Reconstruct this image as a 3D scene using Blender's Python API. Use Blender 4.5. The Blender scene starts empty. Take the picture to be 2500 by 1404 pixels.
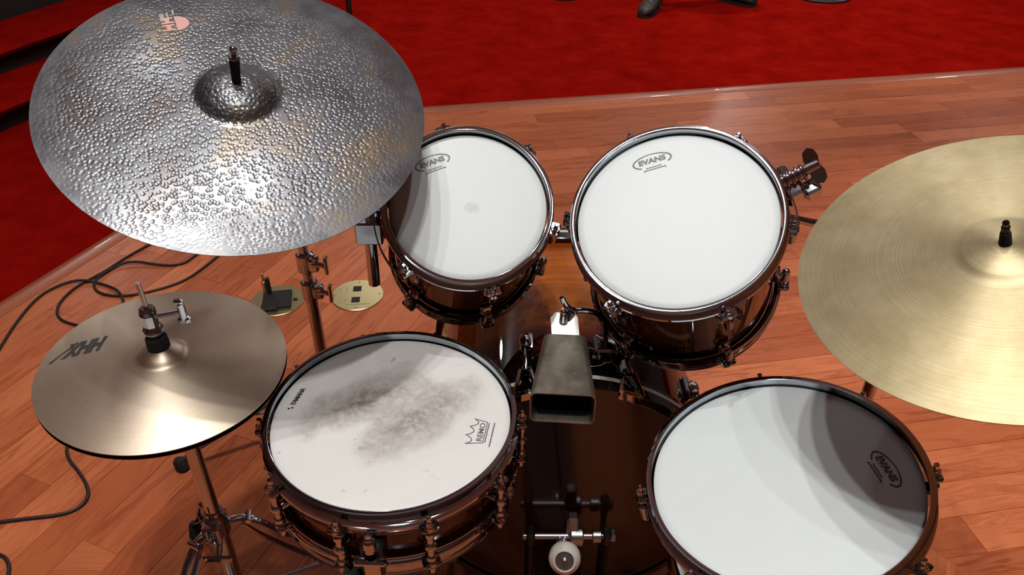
import bpy, math, random
from mathutils import Vector, Matrix, Euler

# ---------------------------------------------------------------- camera, world, lights
SC = bpy.context.scene
COL = SC.collection
cam_d = bpy.data.cameras.new('camera'); cam = bpy.data.objects.new('camera', cam_d); COL.objects.link(cam)
cam_d.sensor_width = 36.0; cam_d.lens = 36.0 * 1950 / 2500; cam_d.clip_start = 0.02; cam_d.clip_end = 100
cam.location = (0, 0, 1.48); cam.rotation_euler = (math.radians(90 - 35.057), 0, 0)
SC.camera = cam
W = bpy.data.worlds.new('room_light'); SC.world = W; W.use_nodes = True
W.node_tree.nodes['Background'].inputs[0].default_value = (0.92, 0.95, 1.0, 1)
W.node_tree.nodes['Background'].inputs[1].default_value = 0.10
SC.cycles.max_bounces = 7; SC.cycles.diffuse_bounces = 3; SC.cycles.glossy_bounces = 4; SC.cycles.caustics_reflective = False
SC.view_settings.view_transform = 'Standard'; SC.view_settings.look = 'None'
SC.view_settings.exposure = 0.0; SC.view_settings.gamma = 1.0; SC.view_settings.use_curve_mapping = False

def lamp(x, y, z, power, radius=0.05, cone=150, col=(1.0, 0.98, 0.95)):
    d = bpy.data.lights.new('ceiling_or_fill_lamp', 'SPOT'); d.spot_size = math.radians(cone); d.spot_blend = .4
    d.energy = power; d.shadow_soft_size = radius; d.color = col
    o = bpy.data.objects.new('ceiling_or_fill_lamp', d); o.location = (x, y, z); COL.objects.link(o)
# cluster of ceiling lamps above the kit
for x, y, p in ((-1.0, 0.75, 75), (-0.6, 1.0, 105), (-0.2, 1.4, 105), (-0.18, -0.2, 100), (0.0, 0.0, 80), (0.85, 0.15, 50), (0.42, -0.8, 55)):
    lamp(x, y, 4.5, p)
lamp(2.25, 1.5, 4.5, 260, .05, 46)  # added fill spot, outside the cluster, brightens the floor on the right
# unseen spots assumed further out over the carpet, then added fill lights
for x, y, p in ((3.6, 5.6, 260), (0.9, 6.2, 300)):
    lamp(x, y, 4.5, p, 0.12, 68)
for x, y, p in ((-5.6, 9.3, 60), (-1.8, 9.6, 45), (2.2, 9.6, 45), (6.2, 9.6, 45), (3.6, 13.6, 90)):
    d = bpy.data.lights.new('hall_fill_light', 'POINT'); d.energy = p; d.shadow_soft_size = .14  # unseen point lights added to brighten the far ceiling for reflections
    o = bpy.data.objects.new('hall_fill_light', d); o.location = (x, y, 4.3); COL.objects.link(o)
for x, y in ((-1.45, 2.9), (2.6, 6.0), (0.3, 6.8)):
    d = bpy.data.lights.new('reflection_fill_light', 'POINT'); d.energy = 22; d.shadow_soft_size = .1  # unseen, added to put bright ceiling patches into hi-hat and chrome reflections
    o = bpy.data.objects.new('reflection_fill_light', d); o.location = (x, y, 4.85); COL.objects.link(o)

random.seed(7)
PI = math.pi
R_ = math.radians

# ---------------------------------------------------------------- mesh helpers
class MB:
    def __init__(s): s.v = []; s.f = []
    def add(s, vs, fs, M=None):
        o = len(s.v)
        s.v += [tuple((M @ Vector(p)) if M else p) for p in vs]
        s.f += [tuple(i + o for i in f) for f in fs]
        return s
    def lathe(s, prof, seg=64, M=None, closed=False, a0=0.0, a1=2 * PI):
        full = abs(a1 - a0 - 2 * PI) < 1e-6
        n = seg if full else seg + 1
        vs = []; ring = []
        for r, z in prof:
            if r < 1e-7:
                ring.append([len(vs)] * n); vs.append((0, 0, z))
            else:
                ring.append(list(range(len(vs), len(vs) + n)))
                vs += [(r * math.cos(a0 + (a1 - a0) * k / seg), r * math.sin(a0 + (a1 - a0) * k / seg), z) for k in range(n)]
        fs = []
        m = len(prof)
        for i in range(m if closed else m - 1):
            A = ring[i]; B = ring[(i + 1) % m]
            for k in range(seg):
                k2 = (k + 1) % n
                q = [A[k], A[k2], B[k2], B[k]]
                u = []
                for t in q:
                    if t not in u: u.append(t)
                if len(u) > 2: fs.append(tuple(u))
        if closed and not full:
            fs.append(tuple(r[0] for r in ring)); fs.append(tuple(r[-1] for r in reversed(ring)))
        return s.add(vs, fs, M)
    def cyl(s, p0, p1, r0, r1=None, seg=16, bev=0.0):
        r1 = r0 if r1 is None else r1
        p0 = Vector(p0); p1 = Vector(p1); L = (p1 - p0).length
        M = Matrix.Translation(p0) @ (p1 - p0).to_track_quat('Z', 'Y').to_matrix().to_4x4()
        b = min(bev, L * .4, r0 * .9, r1 * .9)
        if b > 0: pr = [(0, 0), (r0 - b, 0), (r0, b), (r1, L - b), (r1 - b, L), (0, L)]
        else: pr = [(0, 0), (r0, 0), (r1, L), (0, L)]
        return s.lathe(pr, seg, M)
    def box(s, c, size, M=None, bev=0.0):
        x, y, z = size[0] / 2, size[1] / 2, size[2] / 2
        b = min(bev, x * .9, y * .9, z * .9)
        T = Matrix.Translation(c)
        M = (M @ T) if M else T
        if b <= 0:
            vs = [(i, j, k) for i in (-x, x) for j in (-y, y) for k in (-z, z)]
            fs = [(0, 1, 3, 2), (4, 6, 7, 5), (0, 4, 5, 1), (2, 3, 7, 6), (0, 2, 6, 4), (1, 5, 7, 3)]
            return s.add(vs, fs, M)
        vs = []; idx = {}
        for i in (-1, 1):
            for j in (-1, 1):
                for k in (-1, 1):
                    for a in range(3):
                        p = [i * (x - b), j * (y - b), k * (z - b)]
                        p[a] = (i * x, j * y, k * z)[a]
                        idx[(i, j, k, a)] = len(vs); vs.append(tuple(p))
        fs = []
        for a in range(3):
            o = [q for q in range(3) if q != a]
            for sgn in (-1, 1):
                quad = []
                for m, n in ((-1, -1), (1, -1), (1, 1), (-1, 1)):
                    key = [0, 0, 0]; key[a] = sgn; key[o[0]] = m; key[o[1]] = n
                    quad.append(idx[(key[0], key[1], key[2], a)])
                fs.append(tuple(quad))
        for a in range(3):
            o = [q for q in range(3) if q != a]
            for m in (-1, 1):
                for n in (-1, 1):
                    e = []
                    for sgn, aa in ((-1, o[0]), (1, o[0]), (1, o[1]), (-1, o[1])):
                        key = [0, 0, 0]; key[a] = sgn; key[o[0]] = m; key[o[1]] = n
                        e.append(idx[(key[0], key[1], key[2], aa)])
                    fs.append(tuple(e))
        for i in (-1, 1):
            for j in (-1, 1):
                for k in (-1, 1):
                    fs.append(tuple(idx[(i, j, k, a)] for a in range(3)))
        return s.add(vs, fs, M)
    def sphere(s, c, r, seg=20, M=None, sc=(1, 1, 1)):
        n = seg // 2
        pr = [(r * math.sin(PI * i / n) if 0 < i < n else 0, -r * math.cos(PI * i / n)) for i in range(n + 1)]
        T = Matrix.Translation(c) @ Matrix.Diagonal((*sc, 1))
        return s.lathe(pr, seg, (M @ T) if M else T)
    def tube(s, pts, r, seg=10, smooth=0, flat=None):
        P = [Vector(p) for p in pts]
        for _ in range(smooth):
            Q = [P[0]]
            for a, b in zip(P, P[1:]): Q += [a.lerp(b, .25), a.lerp(b, .75)]
            P = Q + [P[-1]]
        rr = r if callable(r) else (lambda t: r)
        vs = []; fs = []; n = len(P)
        T0 = (P[1] - P[0]).normalized()
        up = Vector((0, 0, 1)) if abs(T0.z) < .95 else Vector((0, 1, 0))
        N = (up - T0 * up.dot(T0)).normalized()
        for i, p in enumerate(P):
            T = ((P[min(i + 1, n - 1)] - P[max(i - 1, 0)])).normalized()
            N = (N - T * N.dot(T)).normalized(); B = T.cross(N)
            q = rr(i / (n - 1))
            fx, fy = (1, 1) if flat is None else flat
            for k in range(seg):
                a = 2 * PI * k / seg
                vs.append(tuple(p + N * (q * fx * math.cos(a)) + B * (q * fy * math.sin(a))))
        for i in range(n - 1):
            for k in range(seg):
                k2 = (k + 1) % seg
                fs.append((i * seg + k, i * seg + k2, (i + 1) * seg + k2, (i + 1) * seg + k))
        fs.append(tuple(range(seg))[::-1]); fs.append(tuple(range((n - 1) * seg, n * seg)))
        return s.add(vs, fs)
    def prism(s, poly, z0, z1, M=None):
        n = len(poly)
        vs = [(x, y, z0) for x, y in poly] + [(x, y, z1) for x, y in poly]
        fs = [tuple(range(n))[::-1], tuple(range(n, 2 * n))] + [(k, (k + 1) % n, n + (k + 1) % n, n + k) for k in range(n)]
        return s.add(vs, fs, M)
    def stroke(s, pts, w, z, M=None):
        for (x0, y0), (x1, y1) in zip(pts, pts[1:]):
            d = Vector((x1 - x0, y1 - y0)); L = d.length
            if L < 1e-9: continue
            d /= L; nx, ny = -d.y * w / 2, d.x * w / 2
            ex, ey = d.x * w * .3, d.y * w * .3
            s.add([(x0 - ex + nx, y0 - ey + ny, z), (x0 - ex - nx, y0 - ey - ny, z), (x1 + ex - nx, y1 + ey - ny, z), (x1 + ex + nx, y1 + ey + ny, z)], [(0, 1, 2, 3)], M)
        return s
    def text(s, body, size, M, shear=0.0, fat=0.0, width=None):
        cu = bpy.data.curves.new('lettering', 'FONT'); cu.body = body; cu.size = size; cu.align_x = 'CENTER'; cu.align_y = 'CENTER'
        cu.shear = shear; cu.offset = fat; cu.resolution_u = 3
        o = bpy.data.objects.new('lettering', cu); COL.objects.link(o)
        bpy.context.view_layer.update()
        me = bpy.data.meshes.new_from_object(o.evaluated_get(bpy.context.evaluated_depsgraph_get()))
        vs = [v.co.copy() for v in me.vertices]
        if width:
            x0 = min(v.x for v in vs); x1 = max(v.x for v in vs); k = width / (x1 - x0)
            for v in vs: v.x = (v.x - (x0 + x1) / 2) * k
        s.add([tuple(v) for v in vs], [tuple(p.vertices) for p in me.polygons], M)
        bpy.data.objects.remove(o); bpy.data.curves.remove(cu); bpy.data.meshes.remove(me)
        return s
    def mesh(s, name, mat, angle=35):
        me = bpy.data.meshes.new(name); me.from_pydata(s.v, [], s.f); me.update()
        if angle:
            me.polygons.foreach_set('use_smooth', [True] * len(me.polygons)); me.set_sharp_from_angle(angle=R_(angle))
        me.materials.append(mat)
        return me
    def build(s, name, mat, parent=None, angle=35, M=None):
        return link(name, s.mesh(name, mat, angle), parent, M)

def link(name, data, parent=None, M=None):
    o = bpy.data.objects.new(name, data); COL.objects.link(o)
    if parent: o.parent = parent
    if M is not None: o.matrix_local = M
    return o
def tag(o, label=None, cat=None, group=None, kind=None):
    if label: o['label'] = label
    if cat: o['category'] = cat
    if group: o['group'] = group
    if kind: o['kind'] = kind
    return o
def thing(name, label, cat, M, group=None):
    o = bpy.data.objects.new(name, None); COL.objects.link(o); o.empty_display_size = .05
    o.matrix_world = M if isinstance(M, Matrix) else Matrix.Translation(M)
    return tag(o, label, cat, group)
def frame(c, n):
    n = Vector(n).normalized(); u = Vector((0, 1, 0)).cross(n).normalized(); w = n.cross(u)
    M = Matrix((u, w, n)).transposed().to_4x4(); M.translation = Vector(c)
    return M
def rotz(a): return Matrix.Rotation(a, 4, 'Z')
def tr(x, y, z): return Matrix.Translation((x, y, z))

# ---------------------------------------------------------------- materials
class NT:
    def __init__(s, name):
        s.m = bpy.data.materials.new(name); s.m.use_nodes = True; s.t = s.m.node_tree; s.n = s.t.nodes
        s.b = s.n['Principled BSDF']
    def node(s, t, **kw):
        n = s.n.new(t)
        for k, v in kw.items():
            if k == 'ins':
                for a, b in v.items():
                    if isinstance(b, bpy.types.NodeSocket): s.t.links.new(b, n.inputs[a])
                    else: n.inputs[a].default_value = b
            else: setattr(n, k, v)
        return n
    def set(s, **kw):
        for k, v in kw.items():
            k = k.replace('_', ' ')
            if isinstance(v, bpy.types.NodeSocket): s.t.links.new(v, s.b.inputs[k])
            else: s.b.inputs[k].default_value = v
        return s
    def obj(s): return s.node('ShaderNodeTexCoord').outputs['Object']
    def mapping(s, vec, scale=(1, 1, 1), loc=(0, 0, 0), rot=(0, 0, 0)):
        return s.node('ShaderNodeMapping', ins={'Vector': vec, 'Scale': scale, 'Location': loc, 'Rotation': rot}).outputs[0]
    def noise(s, vec, scale, detail=3, rough=.55):
        return s.node('ShaderNodeTexNoise', ins={'Vector': vec, 'Scale': scale, 'Detail': detail, 'Roughness': rough}).outputs['Fac']
    def ramp(s, fac, stops, interp='LINEAR'):
        n = s.node('ShaderNodeValToRGB', ins={'Fac': fac}); e = n.color_ramp.elements
        n.color_ramp.interpolation = interp
        while len(e) < len(stops): e.new(.5)
        for q, (p, c) in zip(e, stops):
            q.position = p; q.color = (*c, 1) if len(c) == 3 else c
        return n.outputs[0]
    def math(s, op, a, b=0.0, clamp=False):
        n = s.node('ShaderNodeMath', operation=op, use_clamp=clamp)
        for i, v in enumerate((a, b)):
            if isinstance(v, bpy.types.NodeSocket): s.t.links.new(v, n.inputs[i])
            else: n.inputs[i].default_value = v
        return n.outputs[0]
    def mix(s, fac, a, b, mode='MIX'):
        n = s.node('ShaderNodeMix', data_type='RGBA', blend_type=mode)
        for i, v in ((0, fac), (6, a), (7, b)):
            if isinstance(v, bpy.types.NodeSocket): s.t.links.new(v, n.inputs[i])
            else: n.inputs[i].default_value = v if i == 0 else ((*v, 1) if len(v) == 3 else v)
        return n.outputs[2]
    def bump(s, h, strength=.2, dist=.001):
        s.t.links.new(s.node('ShaderNodeBump', ins={'Height': h, 'Strength': strength, 'Distance': dist}).outputs[0], s.b.inputs['Normal'])
        return s
def plain(name, col, rough=.5, metal=0.0, **kw):
    t = NT(name); t.set(Base_Color=(*col, 1), Roughness=rough, Metallic=metal)
    for k, v in kw.items(): t.set(**{k: v})
    return t.m

CHROME = plain('chrome', (.52, .57, .62), .05, 1.0)
SATIN = plain('satin_steel', (.52, .52, .52), .3, 1.0)
BLACKM = plain('black_metal', (.012, .012, .012), .35)
RUBBER = plain('black_rubber', (.01, .01, .01), .7)
FELT = plain('black_felt', (.015, .014, .014), .95)
WHITEPL = plain('ivory_plastic', (.72, .68, .6), .45)
INK = plain('black_ink', (.035, .035, .035), .5)
GREYINK = plain('grey_ink', (.16, .16, .16), .5)
BROWNINK = plain('dark_brown_ink', (.02, .012, .01), .5)

def wood_floor(name, along=True):
    t = NT(name)
    oc = t.obj()
    rnd = t.node('ShaderNodeObjectInfo').outputs['Random']
    off = t.node('ShaderNodeCombineXYZ', ins={0: t.math('MULTIPLY', rnd, 37.0), 1: t.math('MULTIPLY', rnd, 91.0), 2: 0.0}).outputs[0]
    v = t.node('ShaderNodeVectorMath', operation='ADD', ins={0: oc, 1: off}).outputs[0]
    warp = t.noise(t.mapping(v, (2.2, 14, 1)), 1.0, 3)
    gv = t.node('ShaderNodeVectorMath', operation='ADD', ins={0: t.mapping(v, (1.6, 26, 1)), 1: t.node('ShaderNodeCombineXYZ', ins={0: 0.0, 1: t.math('MULTIPLY', warp, 7.0), 2: 0.0}).outputs[0]}).outputs[0]
    grain = t.noise(gv, 1.6, 5, .6)
    fine = t.noise(t.mapping(v, (6, 260, 1)), 1.0, 2)
    base = t.ramp(rnd, [(0.0, (.40, .098, .036)), (.3, (.47, .122, .044)), (.6, (.53, .146, .056)), (.85, (.59, .172, .068)), (1, (.42, .105, .038))])
    g = t.ramp(grain, [(.34, (.70, .60, .55)), (.5, (.95, .94, .93)), (.66, (1.08, 1.10, 1.12))])
    c = t.mix(1.0, base, g, 'MULTIPLY')
    c = t.mix(t.ramp(fine, [(.58, (0, 0, 0)), (.75, (.35, .35, .35))]), c, (.15, .03, .012))
    t.set(Base_Color=c, Roughness=t.ramp(fine, [(.3, (.30,) * 3), (.8, (.40,) * 3)]), Specular_IOR_Level=.22)
    t.bump(fine, .12, .0006)
    return t.m
WOOD = wood_floor('oak_plank_floor')

def carpet_mat():
    t = NT('red_carpet'); v = t.obj()
    a = t.noise(v, 5, 6, .68); b = t.noise(t.mapping(v, (1, 1.3, 1)), 150, 2)
    c = t.ramp(a, [(.3, (.19, .003, .0016)), (.5, (.27, .0048, .0026)), (.7, (.335, .008, .0045))])
    c = t.mix(t.ramp(b, [(.35, (0,) * 3), (.65, (.18,) * 3)]), c, (.10, .002, .002))
    t.set(Base_Color=c, Roughness=1.0); t.b.inputs['Specular IOR Level'].default_value = .0
    t.b.inputs['Sheen Weight'].default_value = .0
    t.bump(t.noise(v, 300, 3), .6, .004)
    return t.m
CARPET = carpet_mat()

def head_mat(name, col, stain=None):
    t = NT(name); v = t.obj()
    c = None
    base = (*col, 1)
    n = t.noise(v, 30, 3)
    c = t.mix(t.ramp(n, [(.4, (0,) * 3), (.75, (.35,) * 3)]), base, tuple(x * .95 for x in col))
    if stain == 'snare':
        fine = t.noise(v, 90, 5, .7); mid = t.noise(v, 22, 4, .6)
        def patch(cx, cy, rx, ry, ang):
            m = t.mapping(t.mapping(v, loc=(-cx, -cy, 0)), rot=(0, 0, -ang), scale=(1, 1, 0))
            m2 = t.mapping(m, scale=(1 / rx, 1 / ry, 0))
            d = t.node('ShaderNodeVectorMath', operation='LENGTH', ins={0: m2}).outputs['Value']
            d = t.math('ADD', d, t.math('MULTIPLY', t.math('SUBTRACT', mid, .5), .9))
            return t.ramp(d, [(.1, (1,) * 3), (.55, (.6,) * 3), (1.0, (0,) * 3)], 'EASE')
        p1 = patch(-.045, .035, .14, .06, R_(33))
        p2 = patch(.040, .0, .13, .062, R_(42))
        p = t.math('MAXIMUM', t.math('MULTIPLY', p1, .95), t.math('MULTIPLY', p2, .95))
        p = t.math('MULTIPLY', p, t.ramp(fine, [(.3, (.35,) * 3), (.6, (1,) * 3)]))
        c = t.mix(t.math('MULTIPLY', p, .85), c, (.17, .12, .082))
        spots = t.noise(v, 60, 2, .5)
        c = t.mix(t.ramp(spots, [(.70, (0,) * 3), (.78, (.5,) * 3)]), c, (.2, .17, .15))
    if stain == 'smudge':
        m = t.mapping(t.mapping(v, loc=(-.006, .004, 0)), scale=(60, 90, 0))
        d = t.node('ShaderNodeVectorMath', operation='LENGTH', ins={0: m}).outputs['Value']
        d = t.math('ADD', d, t.math('MULTIPLY', t.math('SUBTRACT', t.noise(v, 120, 3), .5), 1.2))
        c = t.mix(t.ramp(d, [(.5, (.35,) * 3), (1.0, (0,) * 3)]), c, (.42, .40, .37))
    t.set(Base_Color=c, Roughness=.42); t.b.inputs['Specular IOR Level'].default_value = .35
    t.bump(t.noise(v, 700, 2), .08, .0003)
    return t.m
HEAD = head_mat('coated_white_head', (.73, .785, .795))
HEAD10 = head_mat('coated_white_head_smudged', (.72, .775, .775), 'smudge')
HEADS = head_mat('worn_white_head', (.77, .765, .735), 'snare')
BOTTOM = plain('clear_bottom_head', (.25, .22, .2), .2)
BASSHEAD = plain('smoky_bass_head', (.020, .0075, .004), .13, 0, Specular_IOR_Level=.5, Coat_Weight=.3)

def shell_mat(name, L, mid, axis=2, ends=(.004, .0025, .002), lo=.18, hi=.82, warm=(.12, .028, .008)):
    t = NT(name); v = t.obj()
    s = t.node('ShaderNodeSeparateXYZ', ins={0: v}).outputs[axis]
    f = t.math('DIVIDE', s, L)
    f = t.math('ADD', f, t.math('MULTIPLY', t.math('SUBTRACT', t.noise(v, 12, 2), .5), .06))
    ang = t.noise(t.mapping(v, (5, 5, 60)), 1.0, 4, .6)
    fig = t.noise(t.mapping(v, (9, 9, 3)), 1.5, 3)
    wood = t.mix(t.ramp(ang, [(.35, (0,) * 3), (.65, (.8,) * 3)]), mid, tuple(x * .5 for x in mid))
    wood = t.mix(t.ramp(fig, [(.4, (0,) * 3), (.7, (.45,) * 3)]), wood, tuple(x * .35 for x in mid))
    e = t.ramp(f, [(lo, (0,) * 3), ((lo + .5) / 2 + .02, (1,) * 3), ((hi + .5) / 2 - .02, (1,) * 3), (hi, (0,) * 3)], 'EASE')
    w = t.ramp(f, [(max(lo - .12, 0), (0,) * 3), (lo + .08, (1,) * 3), (hi - .08, (1,) * 3), (min(hi + .12, 1), (0,) * 3)], 'EASE')
    c = t.mix(e, t.mix(w, ends, warm), wood)
    t.set(Base_Color=c, Roughness=.5, Specular_IOR_Level=0.0, Coat_Weight=1.0, Coat_Roughness=.02)
    return t.m

def cymbal_mat(name, cols, rough, aniso, blotch=6, hammer=0, rings=0, ring_scale=900):
    t = NT(name); v = t.obj()
    n = t.noise(v, blotch, 5, .6); n2 = t.noise(v, blotch * 5, 4, .6)
    f = t.math('ADD', t.math('MULTIPLY', n, .75), t.math('MULTIPLY', n2, .25))
    c = t.ramp(f, cols)
    sx = t.node('ShaderNodeSeparateXYZ', ins={0: v})
    r = t.math('SQRT', t.math('ADD', t.math('MULTIPLY', sx.outputs[0], sx.outputs[0]), t.math('MULTIPLY', sx.outputs[1], sx.outputs[1])))
    h = None
    if rings:
        rn = t.noise(t.node('ShaderNodeCombineXYZ', ins={0: t.math('MULTIPLY', r, ring_scale), 1: 0.0, 2: 0.0}).outputs[0], 1.0, 2)
        c = t.mix(t.ramp(rn, [(.42, (0,) * 3), (.68, (.35,) * 3)]), c, (.23, .18, .09))
        h = t.math('MULTIPLY', rn, rings)
    t.set(Base_Color=c, Metallic=1.0, Roughness=rough, Anisotropic=aniso, Anisotropic_Rotation=.25)
    if aniso:
        t.t.links.new(t.node('ShaderNodeTangent', direction_type='RADIAL', axis='Z').outputs[0], t.b.inputs['Tangent'])
    if hammer:
        vo = t.node('ShaderNodeTexVoronoi', feature='F1', ins={'Vector': v, 'Scale': 175.0}).outputs['Distance']
        msk = t.ramp(t.math('ADD', r, t.math('MULTIPLY', t.math('SUBTRACT', n, .5), .1)), [(.19, (1,) * 3), (.262, (.12,) * 3)])
        p1 = t.math('POWER', t.math('MINIMUM', t.math('MULTIPLY', vo, 1.75), 1.0), 2.0)
        hh = t.math('MULTIPLY', p1, msk)
        h = hh if h is None else t.math('ADD', h, hh)
    if hammer:
        g = t.node('ShaderNodeBsdfGlossy', ins={'Color': t.mix(.5, c, (.40, .40, .41)), 'Roughness': .22})
        mx = t.node('ShaderNodeMixShader', ins={0: .28, 1: t.b.outputs[0], 2: g.outputs[0]})
        t.t.links.new(mx.outputs[0], t.n['Material Output'].inputs[0])
        bn = t.node('ShaderNodeBump', ins={'Height': h, 'Strength': 1.0, 'Distance': .00055})
        t.t.links.new(bn.outputs[0], g.inputs['Normal']); t.t.links.new(bn.outputs[0], t.b.inputs['Normal'])
    elif h is not None: t.bump(h, .25, .0004)
    return t.m
RIDE = cymbal_mat('raw_hammered_bronze', [(.33, (.085, .064, .050)), (.45, (.105, .106, .115)), (.53, (.150, .155, .168)), (.61, (.19, .16, .13)), (.74, (.30, .24, .17))], .5, 0, 7, .9)
CRASH = cymbal_mat('aged_bronze', [(.3, (.33, .27, .15)), (.5, (.45, .38, .23)), (.7, (.56, .49, .32))], .5, .6, 8, 0, .6, 500)
HAT = cymbal_mat('brilliant_bronze', [(.3, (.62, .49, .36)), (.5, (.72, .60, .47)), (.7, (.80, .69, .56))], .46, .6, 5, 0, .25, 1100)
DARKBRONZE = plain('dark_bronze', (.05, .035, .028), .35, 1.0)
PINK = plain('pink_ink', (.62, .33, .29), .5)
PALEINK = plain('pale_ink', (.34, .32, .27), .5)

def bell_mat():
    t = NT('worn_cowbell_steel'); v = t.obj()
    n = t.noise(v, 22, 5, .65); sc = t.noise(t.mapping(v, (60, 160, 60), rot=(0, 0, .7)), 1.0, 2)
    c = t.ramp(n, [(.30, (.24, .21, .17)), (.52, (.36, .32, .26)), (.72, (.52, .46, .37))])
    c = t.mix(t.ramp(sc, [(.72, (0,) * 3), (.76, (.8,) * 3)]), c, (.7, .64, .52))
    t.set(Base_Color=c, Metallic=1.0, Roughness=.5); t.bump(n, .2, .002)
    return t.m
BELL = bell_mat()
BRASS = plain('polished_brass', (.66, .55, .29), .3, 1.0)
BRASS2 = plain('dull_brass', (.45, .37, .19), .38, 1.0)
INLAY = plain('pearl_inlay', (.55, .5, .44), .4)
HOOPBLK = plain('black_lacquer', (.006, .004, .0035), .14, 0, Coat_Weight=.8)

# ---------------------------------------------------------------- setting: stage, carpet, steps
CORNER = Vector((-.97, 3.5)); AR = R_(9.8); AL = R_(66.9 - 180)
dR = Vector((math.cos(AR), math.sin(AR))); dL = Vector((math.cos(AL), math.sin(AL)))
AB = (AR + AL) / 2; dB = Vector((math.cos(AB), math.sin(AB)))
CZ = -.2
ground = MB().prism([(-9, -6), (12, -6), (12, 14.5), (-9, 14.5)], CZ - .05, CZ).build('carpet', CARPET, angle=0)
tag(ground, kind='structure')
WALL = plain('warm_grey_wall', (.42, .36, .32), .8); CEIL = plain('white_ceiling', (.62, .62, .62), .9)
for nm, pts, mt in (('ceiling', [(-9, -6, 5.2), (-9, 14.5, 5.2), (12, 14.5, 5.2), (12, -6, 5.2)], CEIL),
                    ('wall_back', [(-9, -6, CZ), (-9, -6, 5.2), (12, -6, 5.2), (12, -6, CZ)], WALL), ('wall_front', [(-9, 14.5, CZ), (12, 14.5, CZ), (12, 14.5, 5.2), (-9, 14.5, 5.2)], WALL),
                    ('wall_left', [(-9, -6, CZ), (-9, 14.5, CZ), (-9, 14.5, 5.2), (-9, -6, 5.2)], WALL), ('wall_right', [(12, -6, CZ), (12, -6, 5.2), (12, 14.5, 5.2), (12, 14.5, CZ)], WALL)):
    tag(MB().add(pts, [(0, 1, 2, 3)]).build(nm, mt, angle=0), kind='structure')
endR = CORNER + dR * 7.0; endL = CORNER + dL * 6.0
slab = MB().prism([tuple(CORNER), tuple(endL), (endL.x, -2.2), (endR.x, -2.2), tuple(endR)], CZ, -.0014).build('floor', WOOD, angle=0)
tag(slab, kind='structure')
def clip(poly, p, n):
    out = []
    for i in range(len(poly)):
        a, b = poly[i], poly[(i + 1) % len(poly)]
        da, db = (a - p).dot(n), (b - p).dot(n)
        if da >= 0: out.append(a)
        if (da >= 0) != (db >= 0): out.append(a.lerp(b, da / (da - db)))
    return out
PW = .098; GAP = .0007
shared = {}
def lay(d, sgn, seed):
    rng = random.Random(seed)
    inw = Vector((d.y, -d.x)) * sgn              # inward from the stage edge
    nB = Vector((-dB.y, dB.x)); nB = nB if nB.dot(d) > 0 else -nB
    ang = math.atan2(d.y, d.x)
    row = 0
    while row < 40:
        off = .062 + row * PW
        s0 = -.5 - rng.random() * .6
        while s0 < 6.6:
            L = rng.choice((.38, .52, .66, .66, .8))
            o = CORNER + d * s0 + inw * off
            rect = [o + d * GAP + inw * GAP, o + d * (L - GAP) + inw * GAP, o + d * (L - GAP) + inw * (PW - GAP), o + d * GAP + inw * (PW - GAP)]
            if sgn < 0: rect = rect[::-1]
            cen = sum(rect, Vector((0, 0))) / 4
            s0 += L
            if not (.62 < cen.y < 5 and abs(cen.x) < .66 * cen.y + .5): continue
            poly = clip(rect, CORNER, nB)
            if len(poly) < 3: continue
            full = len(poly) == 4 and all((a - b).length < 1e-6 for a, b in zip(poly, rect))
            key = (L, sgn)
            base = rect[0]
            loc = [((p - base).dot(d), (p - base).dot(Vector((-d.y, d.x)))) for p in poly]
            ar = sum(loc[i][0] * loc[(i + 1) % len(loc)][1] - loc[(i + 1) % len(loc)][0] * loc[i][1] for i in range(len(loc)))
            if ar < 0: loc = loc[::-1]
            if abs(ar) < .002: continue
            if full and key in shared: me = shared[key]
            else:
                me = MB().prism(loc, 0, .0078).mesh('plank', WOOD, 0)
                if full: shared[key] = me
            pl = link('plank', me, slab)
            pl.location = (base.x, base.y, -.0078 + rng.uniform(-.0002, .0002)); pl.rotation_euler = (0, 0, ang)
        row += 1
lay(dR, 1, 3); lay(dL, -1, 5)
def nosing(d, sgn, L, name):
    inw = Vector((d.y, -d.x)) * sgn
    ang = math.atan2(d.y, d.x)
    # rounded edge profile swept along d
    prof = [(-.012, -.045), (-.014, -.012), (-.011, -.001), (-.004, .004), (.02, .0045), (.05, .003), (.0615, .0002), (.0615, -.012), (.0, -.014), (.0, -.045)]
    vs = []; n = len(prof)
    e0 = (0.0, L)
    for s_ in e0:
        for a, z in prof:
            q = CORNER + inw * a + d * (s_ + (a * math.tan((AR - AL) / 2 - PI / 2) * -1 if s_ == 0 else 0))
            vs.append((q.x, q.y, z))
    fs = [(k, (k + 1) % n, n + (k + 1) % n, n + k) for k in range(n)] + [tuple(range(n)), tuple(range(n, 2 * n))[::-1]]
    o = MB().add(vs, fs).build(name, NOSE, angle=40)
    tag(o, kind='structure')
NOSE = NT('stage_nosing'); NOSE.set(Base_Color=(.36, .10, .045, 1), Roughness=.3, Coat_Weight=.3); NOSE = NOSE.m
nosing(dL, -1, 5.9, 'trim_1'); nosing(dR, 1, 6.9, 'trim_2')
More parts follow.
